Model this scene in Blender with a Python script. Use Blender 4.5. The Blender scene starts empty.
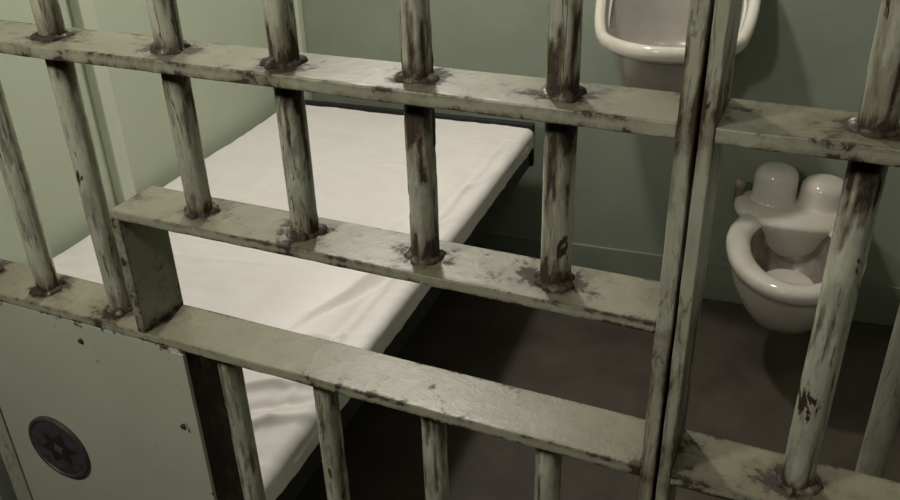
import bpy, bmesh, math
from mathutils import Vector, Matrix, noise
S=bpy.context.scene
COL=S.collection
try: S.view_settings.view_transform='Standard'
except Exception: pass
ANG=math.radians(4.8); CA,SA=math.cos(ANG),math.sin(ANG)
def uv(u,v): return (u*CA-v*SA, u*SA+v*CA)
def N(x,y,z,s=1.0): return noise.noise(Vector((x*s,y*s,z*s)))
# ------------------------------------------------------------------ materials
def newmat(name):
    m=bpy.data.materials.new(name); m.use_nodes=True
    nt=m.node_tree; b=nt.nodes['Principled BSDF']
    return m,nt,b
def nd(nt,t,**k):
    n=nt.nodes.new(t)
    for a,v in k.items(): setattr(n,a,v)
    return n
def ramp(nt,inp,stops):
    r=nd(nt,'ShaderNodeValToRGB'); el=r.color_ramp.elements
    while len(el)<len(stops): el.new(0.5)
    for e,(p,c) in zip(el,stops):
        e.position=p; e.color=c if len(c)==4 else (*c,1)
    nt.links.new(inp,r.inputs[0]); return r.outputs[0]
def tex(nt,scale,vecscale=(1,1,1),detail=5,rough=.6,coord='pos',dist=0):
    if coord=='pos': o=nd(nt,'ShaderNodeNewGeometry').outputs['Position']
    else: o=nd(nt,'ShaderNodeTexCoord').outputs['Object']
    mp=nd(nt,'ShaderNodeMapping'); mp.inputs['Scale'].default_value=vecscale
    nt.links.new(o,mp.inputs[0])
    t=nd(nt,'ShaderNodeTexNoise'); t.inputs['Scale'].default_value=scale
    t.inputs['Detail'].default_value=detail; t.inputs['Roughness'].default_value=rough
    t.inputs['Distortion'].default_value=dist
    nt.links.new(mp.outputs[0],t.inputs['Vector']); return t.outputs['Fac']
def mixc(nt,f,a,b,mode='MIX'):
    m=nd(nt,'ShaderNodeMix',data_type='RGBA',blend_type=mode)
    for s,v in ((m.inputs[0],f),(m.inputs[6],a),(m.inputs[7],b)):
        if hasattr(v,'links'): nt.links.new(v,s)
        elif isinstance(v,(int,float)): s.default_value=v
        else: s.default_value=(*v,1) if len(v)==3 else v
    return m.outputs[2]
def mth(nt,op,a,b,clamp=False):
    m=nd(nt,'ShaderNodeMath',operation=op,use_clamp=clamp)
    for s,v in ((m.inputs[0],a),(m.inputs[1],b)):
        if hasattr(v,'links'): nt.links.new(v,s)
        else: s.default_value=v
    return m.outputs[0]
def painted(name,base,dirt,rustc,streak=(1,1,1),chip=.70,rough=.42,crack=1.0,grime=.30,g0=.56,finef=.3,dust=None,bump=.5,lite=0,stain=(.085,.06,.034),gw=.2):
    m,nt,b=newmat(name)
    big=tex(nt,9,streak,4); fine=tex(nt,60,streak,8,.7)
    c=mixc(nt,ramp(nt,big,[(.42,(0,0,0)),(.72,(.7,.7,.7))]),base,dirt)
    if dust:
        sx=nd(nt,'ShaderNodeSeparateXYZ'); nt.links.new(nd(nt,'ShaderNodeNewGeometry').outputs['Normal'],sx.inputs[0])
        c=mixc(nt,ramp(nt,sx.outputs[2],[(.4,(0,0,0)),(.95,(.85,.85,.85))]),c,mixc(nt,ramp(nt,big,[(.35,(0,0,0)),(.7,(1,1,1))]),dust[0],dust[1]))
    c=mixc(nt,ramp(nt,fine,[(.47,(0,0,0)),(.75,(finef,)*3)]),c,[x*.5 for x in dirt])
    if lite:
        c=mixc(nt,ramp(nt,tex(nt,36,(streak[0],streak[1],streak[2]*1.1),7,.66),[(.52,(0,0,0)),(.62,(lite,)*3)]),c,[min(1,x*1.45) for x in base])
    at=nd(nt,'ShaderNodeAttribute'); at.attribute_name='rust'
    n2=tex(nt,48,streak,10,.72,dist=.3)
    k=mth(nt,'ADD',n2,mth(nt,'MULTIPLY',at.outputs['Fac'],.26))
    st=ramp(nt,mth(nt,'ADD',n2,mth(nt,'MULTIPLY',at.outputs['Fac'],grime)),[(g0,(0,0,0)),(g0+gw,(.88,.88,.88))])
    c=mixc(nt,st,c,stain)
    rm=ramp(nt,k,[(.67,(0,0,0)),(.72,(1,1,1))])
    c=mixc(nt,rm,c,rustc)
    ch=tex(nt,72,(streak[0],streak[1],streak[2]*.9),6,.6,dist=.6)
    cm=ramp(nt,ch,[(chip,(0,0,0)),(chip+.02,(1,1,1))])
    c=mixc(nt,cm,c,(.042,.031,.020))
    cr=tex(nt,58,(streak[0],streak[1],streak[2]*.35),4,.62,dist=.4)
    gate=ramp(nt,tex(nt,15,(1,1,.35),3),[(.43,(0,0,0)),(.56,(1,1,1))])
    line=ramp(nt,cr,[(.482,(0,0,0)),(.497,(1,1,1)),(.503,(1,1,1)),(.518,(0,0,0))])
    ck=mth(nt,'MULTIPLY',mth(nt,'MULTIPLY',line,gate),crack)
    c=mixc(nt,ck,c,(.055,.040,.025))
    nt.links.new(c,b.inputs['Base Color'])
    rr=ramp(nt,k,[(.60,(rough,)*3),(.75,(.75,.75,.75))]); nt.links.new(rr,b.inputs['Roughness'])
    bp=nd(nt,'ShaderNodeBump'); bp.inputs['Strength'].default_value=bump; bp.inputs['Distance'].default_value=.0015
    h=mth(nt,'SUBTRACT',mth(nt,'ADD',mth(nt,'MULTIPLY',fine,.4),mth(nt,'MULTIPLY',n2,.8)),mth(nt,'MULTIPLY',mth(nt,'ADD',cm,ck),.4))
    nt.links.new(h,bp.inputs['Height']); nt.links.new(bp.outputs[0],b.inputs['Normal'])
    return m
M_bar=painted('bar_paint',(.40,.405,.305),(.235,.23,.16),(.032,.021,.012),(1,1,.25),.648,.24,.95,.34,.525,.5,bump=.75,lite=.55)
M_flat=painted('crossbar_paint',(.30,.305,.215),(.23,.228,.15),(.032,.021,.012),(1,1,1),.75,.36,.0,.38,.57,.28,((.20,.187,.125),(.13,.112,.07)),.4,gw=.24)
M_plate=painted('lock_plate_paint',(.40,.415,.315),(.36,.375,.28),(.05,.034,.02),(1,1,1),.84,.40,0,.3,.70,.06,None,.10)
M_post=painted('stile_paint',(.36,.36,.27),(.25,.24,.165),(.045,.027,.014),(1,1,.35),.71,.30,.6,.38,.545,.35,None,.4)
M_rust,nt,b=newmat('rusty_steel')
nt.links.new(ramp(nt,tex(nt,40,(1,1,.4),8,.7),[(.35,(.012,.008,.006)),(.55,(.04,.024,.014)),(.72,(.16,.14,.10))]),b.inputs['Base Color']); b.inputs['Roughness'].default_value=.75
def simple(name,c1,c2,scale,rough,bump=0,metal=0,vs=(1,1,1),lo=.35,hi=.65,coord='pos',bd=.002):
    m,nt,b=newmat(name); t=tex(nt,scale,vs,6,.6,coord)
    nt.links.new(ramp(nt,t,[(lo,c1),(hi,c2)]),b.inputs['Base Color'])
    b.inputs['Roughness'].default_value=rough; b.inputs['Metallic'].default_value=metal
    if bump:
        bp=nd(nt,'ShaderNodeBump'); bp.inputs['Strength'].default_value=bump; bp.inputs['Distance'].default_value=bd
        nt.links.new(t,bp.inputs['Height']); nt.links.new(bp.outputs[0],b.inputs['Normal'])
    return m
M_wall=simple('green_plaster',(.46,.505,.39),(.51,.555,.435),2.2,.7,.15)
M_trim=simple('pale_green_trim',(.52,.56,.44),(.58,.61,.49),6,.55,.1)
M_wallb=simple('green_plaster_dark',(.235,.262,.205),(.29,.32,.255),2.6,.6,.15)  # darker tone of the green plaster
M_base=simple('baseboard_paint',(.19,.21,.163),(.235,.257,.20),5,.6,.1)
M_pipe=painted('worn_pipe_paint',(.15,.155,.115),(.09,.09,.065),(.03,.02,.012),(1,1,.25),.66,.6,.8,.3,.50,.5)
M_floor=simple('brown_concrete',(.050,.039,.030),(.088,.070,.054),5,.6,.3)
M_ceil=simple('ceiling_paint',(.08,.085,.075),(.095,.10,.085),2,.8)
M_cor=simple('corridor_paint',(.10,.10,.085),(.12,.12,.10),2,.8)
M_sheet=simple('white_cotton',(.76,.71,.695),(.81,.76,.745),9,.9,.35,bd=.003)
M_mat=simple('mattress_ticking',(.45,.43,.40),(.5,.48,.45),30,.9)
M_dark=simple('dark_iron',(.007,.007,.007),(.015,.014,.013),25,.6,.2)
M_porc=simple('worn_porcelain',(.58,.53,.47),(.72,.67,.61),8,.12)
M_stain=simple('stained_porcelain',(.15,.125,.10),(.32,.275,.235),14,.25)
M_basin_shade=simple('basin_shaded_porcelain',(.24,.22,.195),(.36,.335,.30),6,.25)  # darker glaze for the basin underside, its shade put into the colour
M_basin=simple('basin_bowl_porcelain',(.34,.315,.285),(.46,.43,.39),5,.2)
M_lock=simple('gunmetal',(.035,.029,.032),(.062,.053,.057),60,.5,.3,.0)
M_chrome=simple('dull_chrome',(.35,.34,.32),(.5,.49,.47),40,.25,0,1)
M_water,nt,b=newmat('water'); b.inputs['Base Color'].default_value=(.74,.69,.62,1); b.inputs['Roughness'].default_value=.04
# ------------------------------------------------------------------ builders
def empty(name,loc,rotz=0,label=None,cat=None):
    e=bpy.data.objects.new(name,None); e.empty_display_size=.1
    e.location=loc; e.rotation_euler=(0,0,rotz); COL.objects.link(e)
    if label: e['label']=label; e['category']=cat
    return e
def mk(name,verts,faces,mat,parent=None,rust=None,smooth=False,pworld=None,bevel=0,label=None,rotz=0,origin=None):
    vs=[Vector(v) for v in verts]
    if origin is None:
        lo=Vector([min(v[i] for v in vs) for i in range(3)]); hi=Vector([max(v[i] for v in vs) for i in range(3)])
        origin=(lo+hi)/2
    origin=Vector(origin)
    me=bpy.data.meshes.new(name); me.from_pydata([tuple(v-origin) for v in vs],[],faces); 
    o=bpy.data.objects.new(name,me); COL.objects.link(o); me.materials.append(mat)
    if rust is not None:
        a=me.attributes.new('rust','FLOAT','POINT')
        for i,r in enumerate(rust): a.data[i].value=r
    bm=bmesh.new(); bm.from_mesh(me); bmesh.ops.remove_doubles(bm,verts=bm.verts,dist=1e-5)
    bmesh.ops.recalc_face_normals(bm,faces=bm.faces); bm.to_mesh(me); bm.free()
    if smooth:
        for p in me.polygons: p.use_smooth=True
    if parent is not None:
        o.parent=parent; off=Vector(pworld) if pworld is not None else Vector((0,0,0))
        o.location=origin-off
    else:
        o.location=origin; 
        if rotz: o.rotation_euler=(0,0,rotz)
    if bevel:
        md=o.modifiers.new('bevel','BEVEL'); md.width=bevel; md.segments=2; md.limit_method='ANGLE'; md.angle_limit=math.radians(50)
    if label: o['label']=label
    return o
def boxg(x0,x1,y0,y1,z0,z1,step=None):
    def ax(a,b):
        n=1 if step is None else max(1,int(round((b-a)/step)))
        return [a+(b-a)*i/n for i in range(n+1)]
    X,Y,Z=ax(x0,x1),ax(y0,y1),ax(z0,z1)
    V=[];Fc=[]
    def sheet(A,B,f):
        s=len(V)
        for a in A:
            for b_ in B: V.append(f(a,b_))
        nb=len(B)
        for i in range(len(A)-1):
            for j in range(nb-1):
                Fc.append((s+i*nb+j,s+(i+1)*nb+j,s+(i+1)*nb+j+1,s+i*nb+j+1))
    for z in (z0,z1): sheet(X,Y,lambda a,b_,z=z:(a,b_,z))
    for y in (y0,y1): sheet(X,Z,lambda a,b_,y=y:(a,y,b_))
    for x in (x0,x1): sheet(Y,Z,lambda a,b_,x=x:(x,a,b_))
    return V,Fc
def box(name,x0,x1,y0,y1,z0,z1,mat,parent=None,pworld=None,bevel=0,**k):
    V,Fc=boxg(x0,x1,y0,y1,z0,z1); return mk(name,V,Fc,mat,parent,pworld=pworld,bevel=bevel,**k)
def loft(rings,cap0=True,cap1=True):
    n=len(rings[0]); V=[p for r in rings for p in r]; Fc=[]
    for i in range(len(rings)-1):
        for j in range(n):
            k=(j+1)%n; Fc.append((i*n+j,i*n+k,(i+1)*n+k,(i+1)*n+j))
    if cap0: Fc.append(tuple(range(n))[::-1])
    if cap1: Fc.append(tuple((len(rings)-1)*n+j for j in range(n)))
    return V,Fc
def cyl_rings(cx,cy,prof,n=24):
    return [[(cx+r*math.cos(2*math.pi*j/n),cy+r*math.sin(2*math.pi*j/n),z) for j in range(n)] for r,z in prof]
# ------------------------------------------------------------------ camera
R=Vector((0.9125,0.4082,-0.0282));F=Vector((-0.3684,0.7926,-0.4850)).normalized()
R=(R-F*R.dot(F)).normalized();Dn=F.cross(R)
cam=bpy.data.cameras.new('camera'); co=bpy.data.objects.new('camera',cam); COL.objects.link(co)
co.matrix_world=Matrix((( R.x,-Dn.x,-F.x,0),(R.y,-Dn.y,-F.y,-.65),(R.z,-Dn.z,-F.z,1.6),(0,0,0,1)))
cam.sensor_width=36; cam.lens=36*860/900; cam.clip_start=.02
S.camera=co
# ------------------------------------------------------------------ grille pieces
YD=.035; RB=.0138
def bar(parent,pw,x,z0,z1,joints,heavy=1.0,seed=0,y=0,rad=RB):
    n=28; st=.004; k=int((z1-z0)/st); V=[];rust=[];Fc=[]
    for i in range(k+1):
        z=z0+(z1-z0)*i/k
        up=min([abs(z-j[0]) for j in joints if j[1]>0]+[9]); dn=min([abs(z-j[0]) for j in joints if j[1]<0]+[9])
        wr=max(math.exp(-up/.019),.95*math.exp(-dn/.034))*heavy
        for j in range(n):
            a=2*math.pi*j/n; c,s=math.cos(a),math.sin(a)
            nz=N(c*.9+seed*7.3,s*.9,z*9,2.0)
            drip=N(c*3.2+seed*5.1,s*3.2,z*5)
            fl=noise.noise(Vector((c*2.6+seed*3,s*2.6,z*16)))
            fl2=noise.noise(Vector((c*5+seed*3,s*5,z*90)))
            th=.32-.24*min(1,wr)
            r=rad*(1+.018*nz+.05*drip)+(-.0007 if fl>th else 0)+wr*.0009*fl2
            V.append((x+r*c,y+r*s,z)); rust.append(min(1,wr*.8+max(0,min(1,(fl-th)*10))*.5*min(1.2,heavy)+.1*max(0,nz)))
    for i in range(k):
        for j in range(n):
            q=(j+1)%n; Fc.append((i*n+j,i*n+q,(i+1)*n+q,(i+1)*n+j))
    Fc.append(tuple(range(n))[::-1]); Fc.append(tuple(k*n+j for j in range(n)))
    for (zj,sd) in joints:
        s0=len(V); nn=72; mm=14
        for i in range(nn):
            a=2*math.pi*i/nn
            lump=.9+.9*N(math.cos(a)*1.4+seed,math.sin(a)*1.4,zj*11,1.3)+.35*N(math.cos(a)*3.5,math.sin(a)*3.5,zj+seed)
            lump=max(.2,lump)
            rr=(.0064 if sd>0 else .0036)*lump
            for j in range(mm):
                b_=2*math.pi*j/mm
                q=1+.18*N(math.cos(a)*9,math.sin(a)*9,b_*1.5+seed)
                rad_=rad-.0016+rr*1.2*q*math.cos(b_)
                V.append((x+rad_*math.cos(a),y+rad_*math.sin(a),zj+rr*.78*q*math.sin(b_)))
                rust.append(min(1,.93+.3*N(a*2,b_*.5,seed+zj*7)))
        for i in range(nn):
            for j in range(mm):
                p=(i+1)%nn;q=(j+1)%mm
                Fc.append((s0+i*mm+j,s0+p*mm+j,s0+p*mm+q,s0+i*mm+q))
    return mk('bar',V,Fc,M_bar,parent,rust,True,pw)
def crossbar(parent,pw,x0,x1,z0,z1,bars,name='crossbar',mat=None,extra=(),y0=-YD,y1=YD,edge=.48):
    V,Fc=boxg(x0,x1,y0,y1,z0,z1,.0055)
    rust=[];V2=[]
    for (x,y,z) in V:
        d=min([math.hypot((x-b_)*.85,y*1.1) for b_ in bars]+[9])
        d*=1+.5*N(x,y,z,18)
        r=1.05*math.exp(-max(0,d-RB)/.015)
        for (ex,ey) in extra: r=max(r,.8*math.exp(-math.hypot(x-ex,y-ey)/.02))
        e=min(abs(y-y0),abs(y-y1)); r=max(r,edge*math.exp(-e/.0025)*(1+1.5*N(x,y,z,12)) if abs(z-z1)<1e-6 or abs(z-z0)<1e-6 else 0)
        if abs(z-z0)<.001 and abs(y-y0)<1e-6: r=max(r,.66+.5*N(x,1,2,14))
        rust.append(max(0,min(1,r+.32*max(0,N(x,y,z,8)))))
        front=abs(y-y0)<1e-6
        V2.append((x,y+(.0008*N(x+5,y,z,23) if front else 0),z+.0005*N(x,y,z,14)+(.0007*N(x,3,z,45) if front else 0)))
    return mk(name,V2,Fc,mat or M_flat,parent,rust,False,pw,bevel=.0014)
Z1,Z2,Z3=(1.356,1.369),(1.180,1.191),(1.018,1.030)
ZT,ZB=(2.13,2.145),(.09,.105)
BX={'z':-.99,'0':-.877,'A':-.755,'B':-.599,'C':-.465,'D':-.328,'E':-.197}
pw=(-.57,0,0)
door=empty('cell_door',pw,0,'green painted steel barred cell door with food slot, chipped and rusty','cell door')
xs=list(BX.values())
crossbar(door,pw,-1.010,-.0975,*Z1,xs,extra=[(-.0975,.02)])
crossbar(door,pw,-.697,-.0975,*Z2,xs[3:],extra=[(-.69,0)])
crossbar(door,pw,-1.010,-.0975,*Z3,xs[:3],extra=[(-.69,0),(-.70,.03),(-.099,-.03)])
crossbar(door,pw,-1.010,-.0975,*ZT,xs)
crossbar(door,pw,-1.010,-.0975,*ZB,xs[3:])
J=lambda z:[(z[1],1),(z[0],-1)]
hv={'z':.9,'0':1,'A':.8,'B':1.1,'C':1.0,'D':1.7,'E':1.6}
for i,(k,x) in enumerate(BX.items()):
    if k in 'z0A': bar(door,pw,x,Z3[1]-.004,ZT[0]+.004,J(Z1)+[(Z3[1],1),(ZT[0],-1)],hv[k],i)
    else:
        bar(door,pw,x,Z2[1]-.004,ZT[0]+.004,J(Z1)+[(Z2[1],1),(ZT[0],-1)],hv[k],i)
        bar(door,pw,x,ZB[1]-.004,Z3[0]+.004,[(Z3[0],-1),(ZB[1],1)],hv[k]*.8,i+20)
def post(parent,pw,x0,x1,name='stile',z0=.0,z1=2.17,edge=.55):
    V,Fc=boxg(x0,x1,-YD-.001,YD+.001,z0,z1,.0045)
    rust=[];V2=[]
    for (x,y,z) in V:
        e=min(x-x0,x1-x); f=1 if e<1e-5 else .0
        r=edge*f*max(0,.5+1.3*N(x,y,z,9))
        for zz in (Z1[0],Z2[0],Z3[0]): r=max(r,.5*math.exp(-abs(z-zz)/.02))
        rust.append(max(0,min(1,r))); V2.append((x+.0004*N(z,y,3,28),y,z))
    return mk(name,V2,Fc,M_post,parent,rust,False,pw,bevel=.0012)
post(door,pw,-.0975,-.0840,edge=.95)
post(door,pw,-1.045,-1.011)
V,Fc=boxg(-.6975,-.6865,-YD,YD,Z3[1],Z2[0],.006)
mk('food_slot_jamb',V,Fc,M_flat,door,[min(1,.05+.9*math.exp(-min(z-Z3[1],Z2[0]-z)/.009)+.3*max(0,N(x,y,z,15))+.3*math.exp(-(YD-abs(y))/.003)) for x,y,z in V],False,pw,bevel=.001)
V,Fc=boxg(-1.008,-.634,-.0345,-.0305,.52,Z3[0],.01)
lp=mk('lock_plate',V,Fc,M_plate,door,[max(0,min(1,.25*math.exp(-min(-.634-x,x+1.008)/.005)+.5*math.exp(-(Z3[0]-z)/.005)+1.1*math.exp(-math.hypot(x+.656,z-.895)/.007)+.2*max(0,N(x,y,z,7)))) for x,y,z in V],False,pw,bevel=.001,label='flat pale green steel plate covering the lock')
V,Fc=boxg(-1.0,-.640,-.0305,.028,.525,Z3[0]-.001)
mk('lock_case',V,Fc,M_rust,door,None,False,pw,label='dark rusty lock case')
lpw=Vector(lp.location)+Vector(pw)
V,Fc=boxg(-.652,-.6335,-.0368,-.0345,.52,Z3[0]-.004,.006)
mk('edge_strip',V,Fc,M_plate,lp,[.15*max(0,N(x,y,z,20))+.3*math.exp(-min(-.6335-x,x+.652)/.002)+1.0*math.exp(-math.hypot(x+.652,z-.895)/.008) for x,y,z in V],False,lpw,bevel=.0008)
def disc_y(cx,cz,prof,n=48):
    return [[(cx+r*math.cos(2*math.pi*j/n),y,cz+r*math.sin(2*math.pi*j/n)) for j in range(n)] for r,y in prof]
lx,lz=-.905,.78
V,Fc=loft(disc_y(lx,lz,[(.0535,-.0345),(.0535,-.0390),(.052,-.0402),(.0485,-.0402),(.047,-.0385),(.01,-.0381)]))
lk=mk('lock',V,Fc,M_lock,lp,None,False,lpw,label='round dark metal lock escutcheon with keyhole')
lkw=lpw+Vector(lk.location)
def star(name,mat,pts,ya,yb,b=.0002):
    n=len(pts)
    V=[(lx+x,ya,lz+z) for x,z in pts]+[(lx+x,yb,lz+z) for x,z in pts]
    Fc=[(j,(j+1)%n,n+(j+1)%n,n+j) for j in range(n)]+[tuple(range(n)),tuple(range(n,2*n))]
    mk(name,V,Fc,mat,lk,None,False,lkw,bevel=b)
M_black=simple('black_recess',(.002,.002,.002),(.004,.003,.003),40,.95)
M_lockp=simple('worn_lock_metal',(.05,.043,.043),(.09,.08,.078),60,.45,.2)
KP=[(-.034,-.006),(-.016,-.010),(-.014,-.029),(.002,-.017),(.020,-.028),(.019,-.007),(.037,.004),(.018,.010),(.012,.030),(-.004,.016),(-.024,.024),(-.018,.005)]
star('keyhole',M_black,KP,-.0383,-.0389)
star('rotor',M_lockp,[(-.008,-.004),(-.002,-.005),(.005,-.010),(.007,-.002),(.011,.003),(.003,.004),(-.003,.009)],-.0388,-.0396,.0002)
for (x,z) in [(-.985,.62),(-.66,.62),(-.80,.99),(-.660,.897)]:
    V,Fc=loft(disc_y(x,z,[(.0035,-.0345),(.0035,-.0368),(.0025,-.0373),(.001,-.0374)],14))
    mk('rivet',V,Fc,M_rust,lp,None,True,lpw)
pw2=(.3,0,0)
gr=empty('cell_grille',pw2,0,'fixed green barred steel grille beside the cell door','cell bars')
post(gr,pw2,-.0810,-.0700,edge=.55)
FX=[.036,.175,.31,.445,.58]
for z in (Z1,Z3,ZT,ZB): crossbar(gr,pw2,-.0700,.66,*z,FX,extra=[(-.07,.0)])
for i,x in enumerate(FX): bar(gr,pw2,x,ZB[1]-.004,ZT[0]+.004,J(Z1)+J(Z3)+[(ZB[1],1),(ZT[0],-1)],1.0,40+i)
post(gr,pw2,.66,.70)
V,Fc=loft(cyl_rings(.108,.125,[(.017,0),(.017,.02),(.013,.021),(.013,2.579),(.017,2.58),(.017,2.6)],20))
pp=mk('standpipe',V,Fc,M_pipe,None,None,True); pp['label']='slim green painted vertical pipe inside the barred grille'; pp['category']='pipe'
# ------------------------------------------------------------------ room shell
HC=2.6
def wall(name,u0,u1,v0,v1,z0,z1,mat,rot=True,bev=0):
    V,Fc=boxg(u0,u1,v0,v1,z0,z1)
    if rot: V=[(*uv(x,y),z) for x,y,z in V]
    o=mk(name,V,Fc,mat,bevel=bev); o['kind']='structure'; return o
UL,UR,VB=-1.615,.75,1.99
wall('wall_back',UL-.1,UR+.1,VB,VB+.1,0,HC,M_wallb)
wall('wall_left',UL-.1,UL,.05,VB,0,HC,M_wall)
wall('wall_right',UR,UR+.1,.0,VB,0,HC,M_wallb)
wall('floor',-2.3,1.6,-2.6,2.4,-.1,0,M_floor,False)
wall('ceiling',-2.3,1.6,-2.6,2.4,HC,HC+.1,M_ceil,False)
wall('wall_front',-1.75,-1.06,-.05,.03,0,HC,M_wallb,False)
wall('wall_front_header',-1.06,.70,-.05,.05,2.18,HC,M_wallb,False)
wall('wall_corridor',-2.3,1.6,-2.6,-2.5,0,HC,M_cor,False)
wall('baseboard_back',UL,UR,VB-.010,VB,0,.145,M_base,bev=.004)
wall('baseboard_left',UL,UL+.018,.06,VB-.018,0,.145,M_base,bev=.004)
wall('trim_1',UL,UL+.085,VB-.035,VB-.001,.146,HC,M_trim,bev=.004)
wall('trim_2',UL,UL+.030,1.015,1.065,.61,HC,M_trim,bev=.004)
# ------------------------------------------------------------------ bed
b0=(*uv(-1.155,1.0),0); BA=ANG-math.radians(1.0)
bed=empty('bunk_bed',b0,BA,'low dark iron bunk frame standing along the green wall','bed')
L0,L1,W0,W1=-.86,.885,-.435,.455
def bb(name,*a): return box(name,*a,M_dark,bed,bevel=.003)
bb('side_rail',W1-.040,W1-.008,L0,L1-.004,.465,.53)
bb('side_rail',W0+.005,W0+.035,L0,L1,.465,.53)
bb('end_rail',W0+.035,W1-.040,L0,L0+.03,.465,.53)
bb('end_rail',W0+.035,W1-.040,L1-.03,L1,.465,.53)
V=[];Fc=[]
for i in range(9):
    x=W0+.06+i*.095; v,f=boxg(x,x+.03,L0+.03,L1-.03,.515,.525); s=len(V); V+=v; Fc+=[tuple(q+s for q in g) for g in f]
for i in range(14):
    y=L0+.07+i*.122; v,f=boxg(W0+.035,W1-.040,y,y+.03,.5255,.53); s=len(V); V+=v; Fc+=[tuple(q+s for q in g) for g in f]
mk('slat_base',V,Fc,M_dark,bed)
for x in (W0+.06,W1-.26):
    for y in (L0+.06,L1-.08):
        v,f=loft(cyl_rings(x,y,[(.022,0),(.022,.012),(.016,.014),(.016,.512)],16)); mk('leg',v,f,M_dark,bed,None,True)
v,f=boxg(W0+.005,W1+.002,L1+.001,L1+.020,.465,.612); mk('head_rail',v,f,M_dark,bed,bevel=.004)
MZ=.532; TH=.068
mt=empty('mattress',(b0[0],b0[1],MZ),BA,'thin mattress with rumpled white cotton sheet on the bunk','mattress')
v,f=boxg(W0+.02,W1-.016,L0+.01,L1-.014,0.0,TH-.020); mk('mattress_core',v,f,M_mat,mt,bevel=.015)
nx,ny=200,360
rr_=.024; drop=TH-rr_-.004
def prof(s):
    r=rr_; W=(W1+.005)-W0
    tot=drop+r*math.pi/2+(W-2*r)+r*math.pi/2+drop
    d=s*tot
    if d<drop: return W0, TH-r-drop+d
    d-=drop
    if d<r*math.pi/2: a=d/r; return W0+r-r*math.cos(a), TH-r+r*math.sin(a)
    d-=r*math.pi/2
    if d<W-2*r: return W0+r+d,TH
    d-=W-2*r
    if d<r*math.pi/2: a=d/r; return W1+.005-r+r*math.sin(a), TH-r+r*math.cos(a)
    d-=r*math.pi/2
    return W1+.005,TH-r-d
V=[]
def ridge(x,y,x0,y0,x1,y1,w,h):
    dx,dy=x1-x0,y1-y0; L=math.hypot(dx,dy); t=((x-x0)*dx+(y-y0)*dy)/L/L; e=((x-x0)*dy-(y-y0)*dx)/L
    if abs(e)>.06: return 0
    e+=.012*N(t*2.2,x0,y0,1.7)
    tt=max(0,min(1,t)); fade=math.exp(-((t-tt)*L/.06)**2); taper=math.sin(math.pi*min(1,max(0,tt*.9+.05)))
    return h*math.exp(-(e/w)**2)*fade*taper
RD=[(.395,-.75,.405,.80,.007,.007),(.372,-.75,.385,.70,.012,-.009),(.27,-.42,.41,.12,.010,.015),(.24,-.10,.36,.35,.012,.006),(.30,-.35,.42,.0,.009,-.008),
 (.15,-.64,.46,-.49,.010,.018),(.24,-.77,.46,-.58,.011,.020),(.10,-.50,.43,-.34,.010,.012),(.20,-.70,.45,-.54,.009,-.011),(.05,-.80,.40,-.70,.011,.012),
 (-.3,-.5,-.1,.3,.014,.004),(-.35,.1,.1,.25,.012,.004),(-.1,.45,.3,.5,.012,.003),(-.42,-.2,.40,-.12,.008,.003),(-.2,-.2,.1,-.55,.012,.004),
 (.36,.2,.44,.5,.008,.007),(.37,.5,.44,.75,.008,.005),(.33,-.1,.44,.25,.008,.007)]
for i in range(ny+1):
    y=L0+(L1-L0)*i/ny
    for j in range(nx+1):
        x,z=prof(j/nx)
        endr=min(y-L0,L1-y)
        if endr<.014: z-=.014-math.sqrt(max(0,.000196-(.014-endr)**2))
        w=.0024*N(x*1.2+y*.4,y*.9,1,5)+.0016*N(x*3,y*1.1,4,7)+.0020*abs(N(x*2+y*3,y*6,2,4))
        w+=.0012*(1-abs(N(x*1.0+y*.5,y*3-x,7,9))*4)*max(0,N(x,y,3,3)+.3)
        w+=.0006*(1-abs(N(x*3.0-y*.5,y*.8+x,17,13))*5)*max(0,N(x,y,13,4)+.2)
        for r_ in RD: w+=ridge(x,y,*r_)
        if z<.03 and x>0:
            x+= .003*N(0,y*7,z*4,1)+.003*N(5,y*26,z*9,1)
        if z<.012: w=max(0,w)*.5
        V.append((x,y,z+w+.002))
Fc=[(i*(nx+1)+j,i*(nx+1)+j+1,(i+1)*(nx+1)+j+1,(i+1)*(nx+1)+j) for i in range(ny) for j in range(nx)]
sh=mk('sheet',V,Fc,M_sheet,mt,None,True,label='white cotton sheet, tucked and slightly creased')
# ------------------------------------------------------------------ toilet
def egg(cy,z,a,bf,bb_,p=2.0,n=56,cx=0):
    o=[]
    for j in range(n):
        t=2*math.pi*j/n; s,c=math.sin(t),math.cos(t)
        sx=math.copysign(abs(s)**(2/p),s); sy=math.copysign(abs(c)**(2/p),c)
        o.append((cx+a*sx,cy-(bf if c>0 else bb_)*sy,z))
    return o
to=empty('toilet',(*uv(.131,VB-.004),0),ANG,'stained white porcelain wall-hung toilet bowl without a seat','toilet')
cy=-.33
prf=[(.17,.04,.05,.12),(.185,.078,.10,.17),(.22,.112,.155,.20),(.27,.138,.21,.21),(.32,.158,.244,.215),(.365,.170,.262,.22),(.380,.173,.268,.222),
 (.386,.178,.276,.230),(.396,.183,.284,.238),(.412,.185,.286,.240),(.424,.181,.281,.236),(.431,.170,.270,.222),(.432,.154,.256,.204),(.429,.136,.241,.184),(.420,.122,.231,.170),(.408,.117,.226,.165)]
v,f=loft([egg(cy,z,a,bf,b_) for z,a,bf,b_ in prf],True,False)
mk('bowl',v,f,M_porc,to,None,True)
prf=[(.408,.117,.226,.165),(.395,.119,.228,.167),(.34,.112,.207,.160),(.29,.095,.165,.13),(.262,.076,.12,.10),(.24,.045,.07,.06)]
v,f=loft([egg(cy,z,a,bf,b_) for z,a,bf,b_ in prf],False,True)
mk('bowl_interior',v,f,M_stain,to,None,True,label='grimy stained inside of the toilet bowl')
v,f=loft([egg(cy+.005,.287,.073,.130,.085),egg(cy+.005,.2875,.071,.128,.083)]); mk('water',v,f,M_water,to,None,True)
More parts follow.
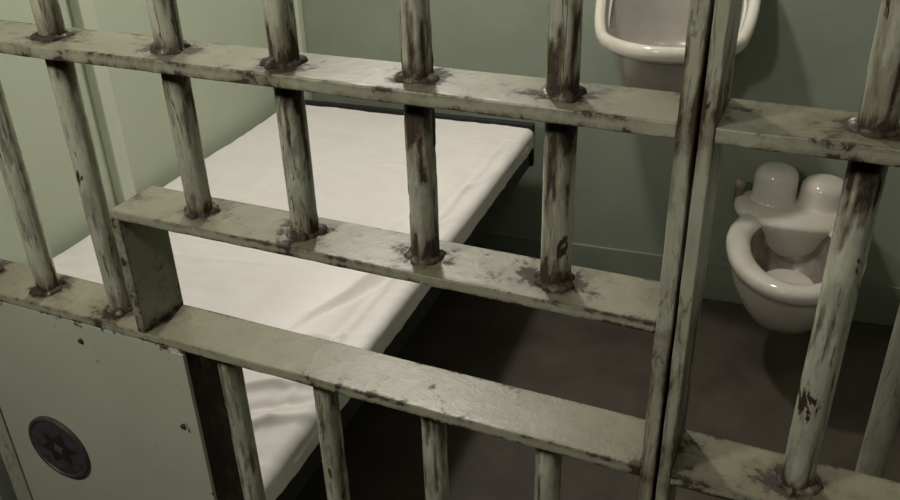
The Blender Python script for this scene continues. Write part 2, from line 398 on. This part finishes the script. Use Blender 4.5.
v,f=loft([egg(-.09,.20,.06,.06,.085,3.5),egg(-.09,.26,.09,.09,.085,3.5),egg(-.09,.38,.155,.13,.085,2.5),egg(-.09,.412,.176,.150,.085,2.5),egg(-.09,.424,.177,.150,.085,2.5),egg(-.09,.434,.167,.138,.083,2.5),egg(-.09,.438,.150,.120,.080,2.5)])
mk('rear_deck',v,f,M_porc,to,None,True)
for x,y,r,h in ((-.066,-.078,.064,.545),(.072,-.078,.068,.520)):
    pr=[(r+.010,.434),(r+.006,.438),(r+.002,.447),(r,.460),(r-.001,h-.034),(r-.005,h-.020),(r-.014,h-.009),(r-.028,h-.003),(r-.043,h),(.004,h+.001)]
    v,f=loft(cyl_rings(x,y,pr,32)); mk('flush_spud',v,f,M_porc,to,None,True)
v,f=loft(cyl_rings(-.166,-.07,[(.014,.40),(.014,.46),(.017,.462),(.017,.48),(.01,.485)],16)); mk('valve',v,f,M_stain,to,None,True)
# ------------------------------------------------------------------ sink
sk=empty('washbasin',(*uv(-.275,VB-.006),.045),ANG,'white porcelain washbasin with curved high back on the green wall','sink')
prf=[(.66,.05,.06,.10),(.68,.09,.11,.11),(.73,.130,.162,.118),(.80,.160,.198,.12),(.865,.180,.219,.12)]
prfr=[(.865,.180,.219,.12),(.874,.190,.230,.12),(.878,.212,.252,.12),(.884,.220,.259,.12),(.903,.223,.262,.12),
 (.914,.219,.258,.12),(.918,.210,.249,.118),(.916,.200,.238,.10),(.906,.194,.230,.085)]
prf2=[(.906,.194,.230,.085),(.88,.184,.214,.08),(.83,.152,.172,.07),(.80,.10,.12,.06),(.79,.03,.03,.02)]
def sring(lst,ws):
    rs=[]
    for (z,a,bf,b_),wgt in zip(lst,ws):
        rs.append([(x,y,zz+wgt*.30*(max(0,(y+.26)/.26))**1.7) for x,y,zz in egg(-.125,z,a,bf,b_,2.05)])
    return rs
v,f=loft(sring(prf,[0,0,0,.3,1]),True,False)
mk('basin_body',v,f,M_basin_shade,sk,None,True,label='underside of the basin, its shade put into a darker glaze')
v,f=loft(sring(prfr,[1]*9),False,False)
mk('basin_rim',v,f,M_porc,sk,None,True)
v,f=loft(sring(prf2,[1,.8,.2,0,0]),False,True)
mk('basin_interior',v,f,M_basin,sk,None,True)
v,f=loft(cyl_rings(0,-.14,[(.022,.792),(.022,.796),(.015,.797),(.012,.794)],20)); mk('drain',v,f,M_chrome,sk,None,True)
# ------------------------------------------------------------------ lights
def area(name,loc,size,energy,col,target):
    l=bpy.data.lights.new(name,'AREA'); l.size=size; l.energy=energy; l.color=col
    o=bpy.data.objects.new(name,l); COL.objects.link(o); o.location=loc
    o.rotation_euler=(Vector(target)-Vector(loc)).to_track_quat('-Z','Y').to_euler(); return o
l=bpy.data.lights.new('cell_bulb','POINT'); l.energy=62; l.shadow_soft_size=.07; l.color=(1,.95,.875)
o=bpy.data.objects.new('cell_bulb',l); COL.objects.link(o); o.location=(-.98,1.15,2.45)
area('corridor_lamp',(-.95,-1.0,2.15),.18,13,(1,.96,.88),(-.55,0,1.05))
area('corridor_ceiling_lamp',(.25,-.85,2.4),.20,3.5,(1,.96,.88),(-.1,0,1.1))
w=bpy.data.worlds.new('world'); S.world=w; w.use_nodes=True
w.node_tree.nodes['Background'].inputs[0].default_value=(.6,.65,.6,1); w.node_tree.nodes['Background'].inputs[1].default_value=.006
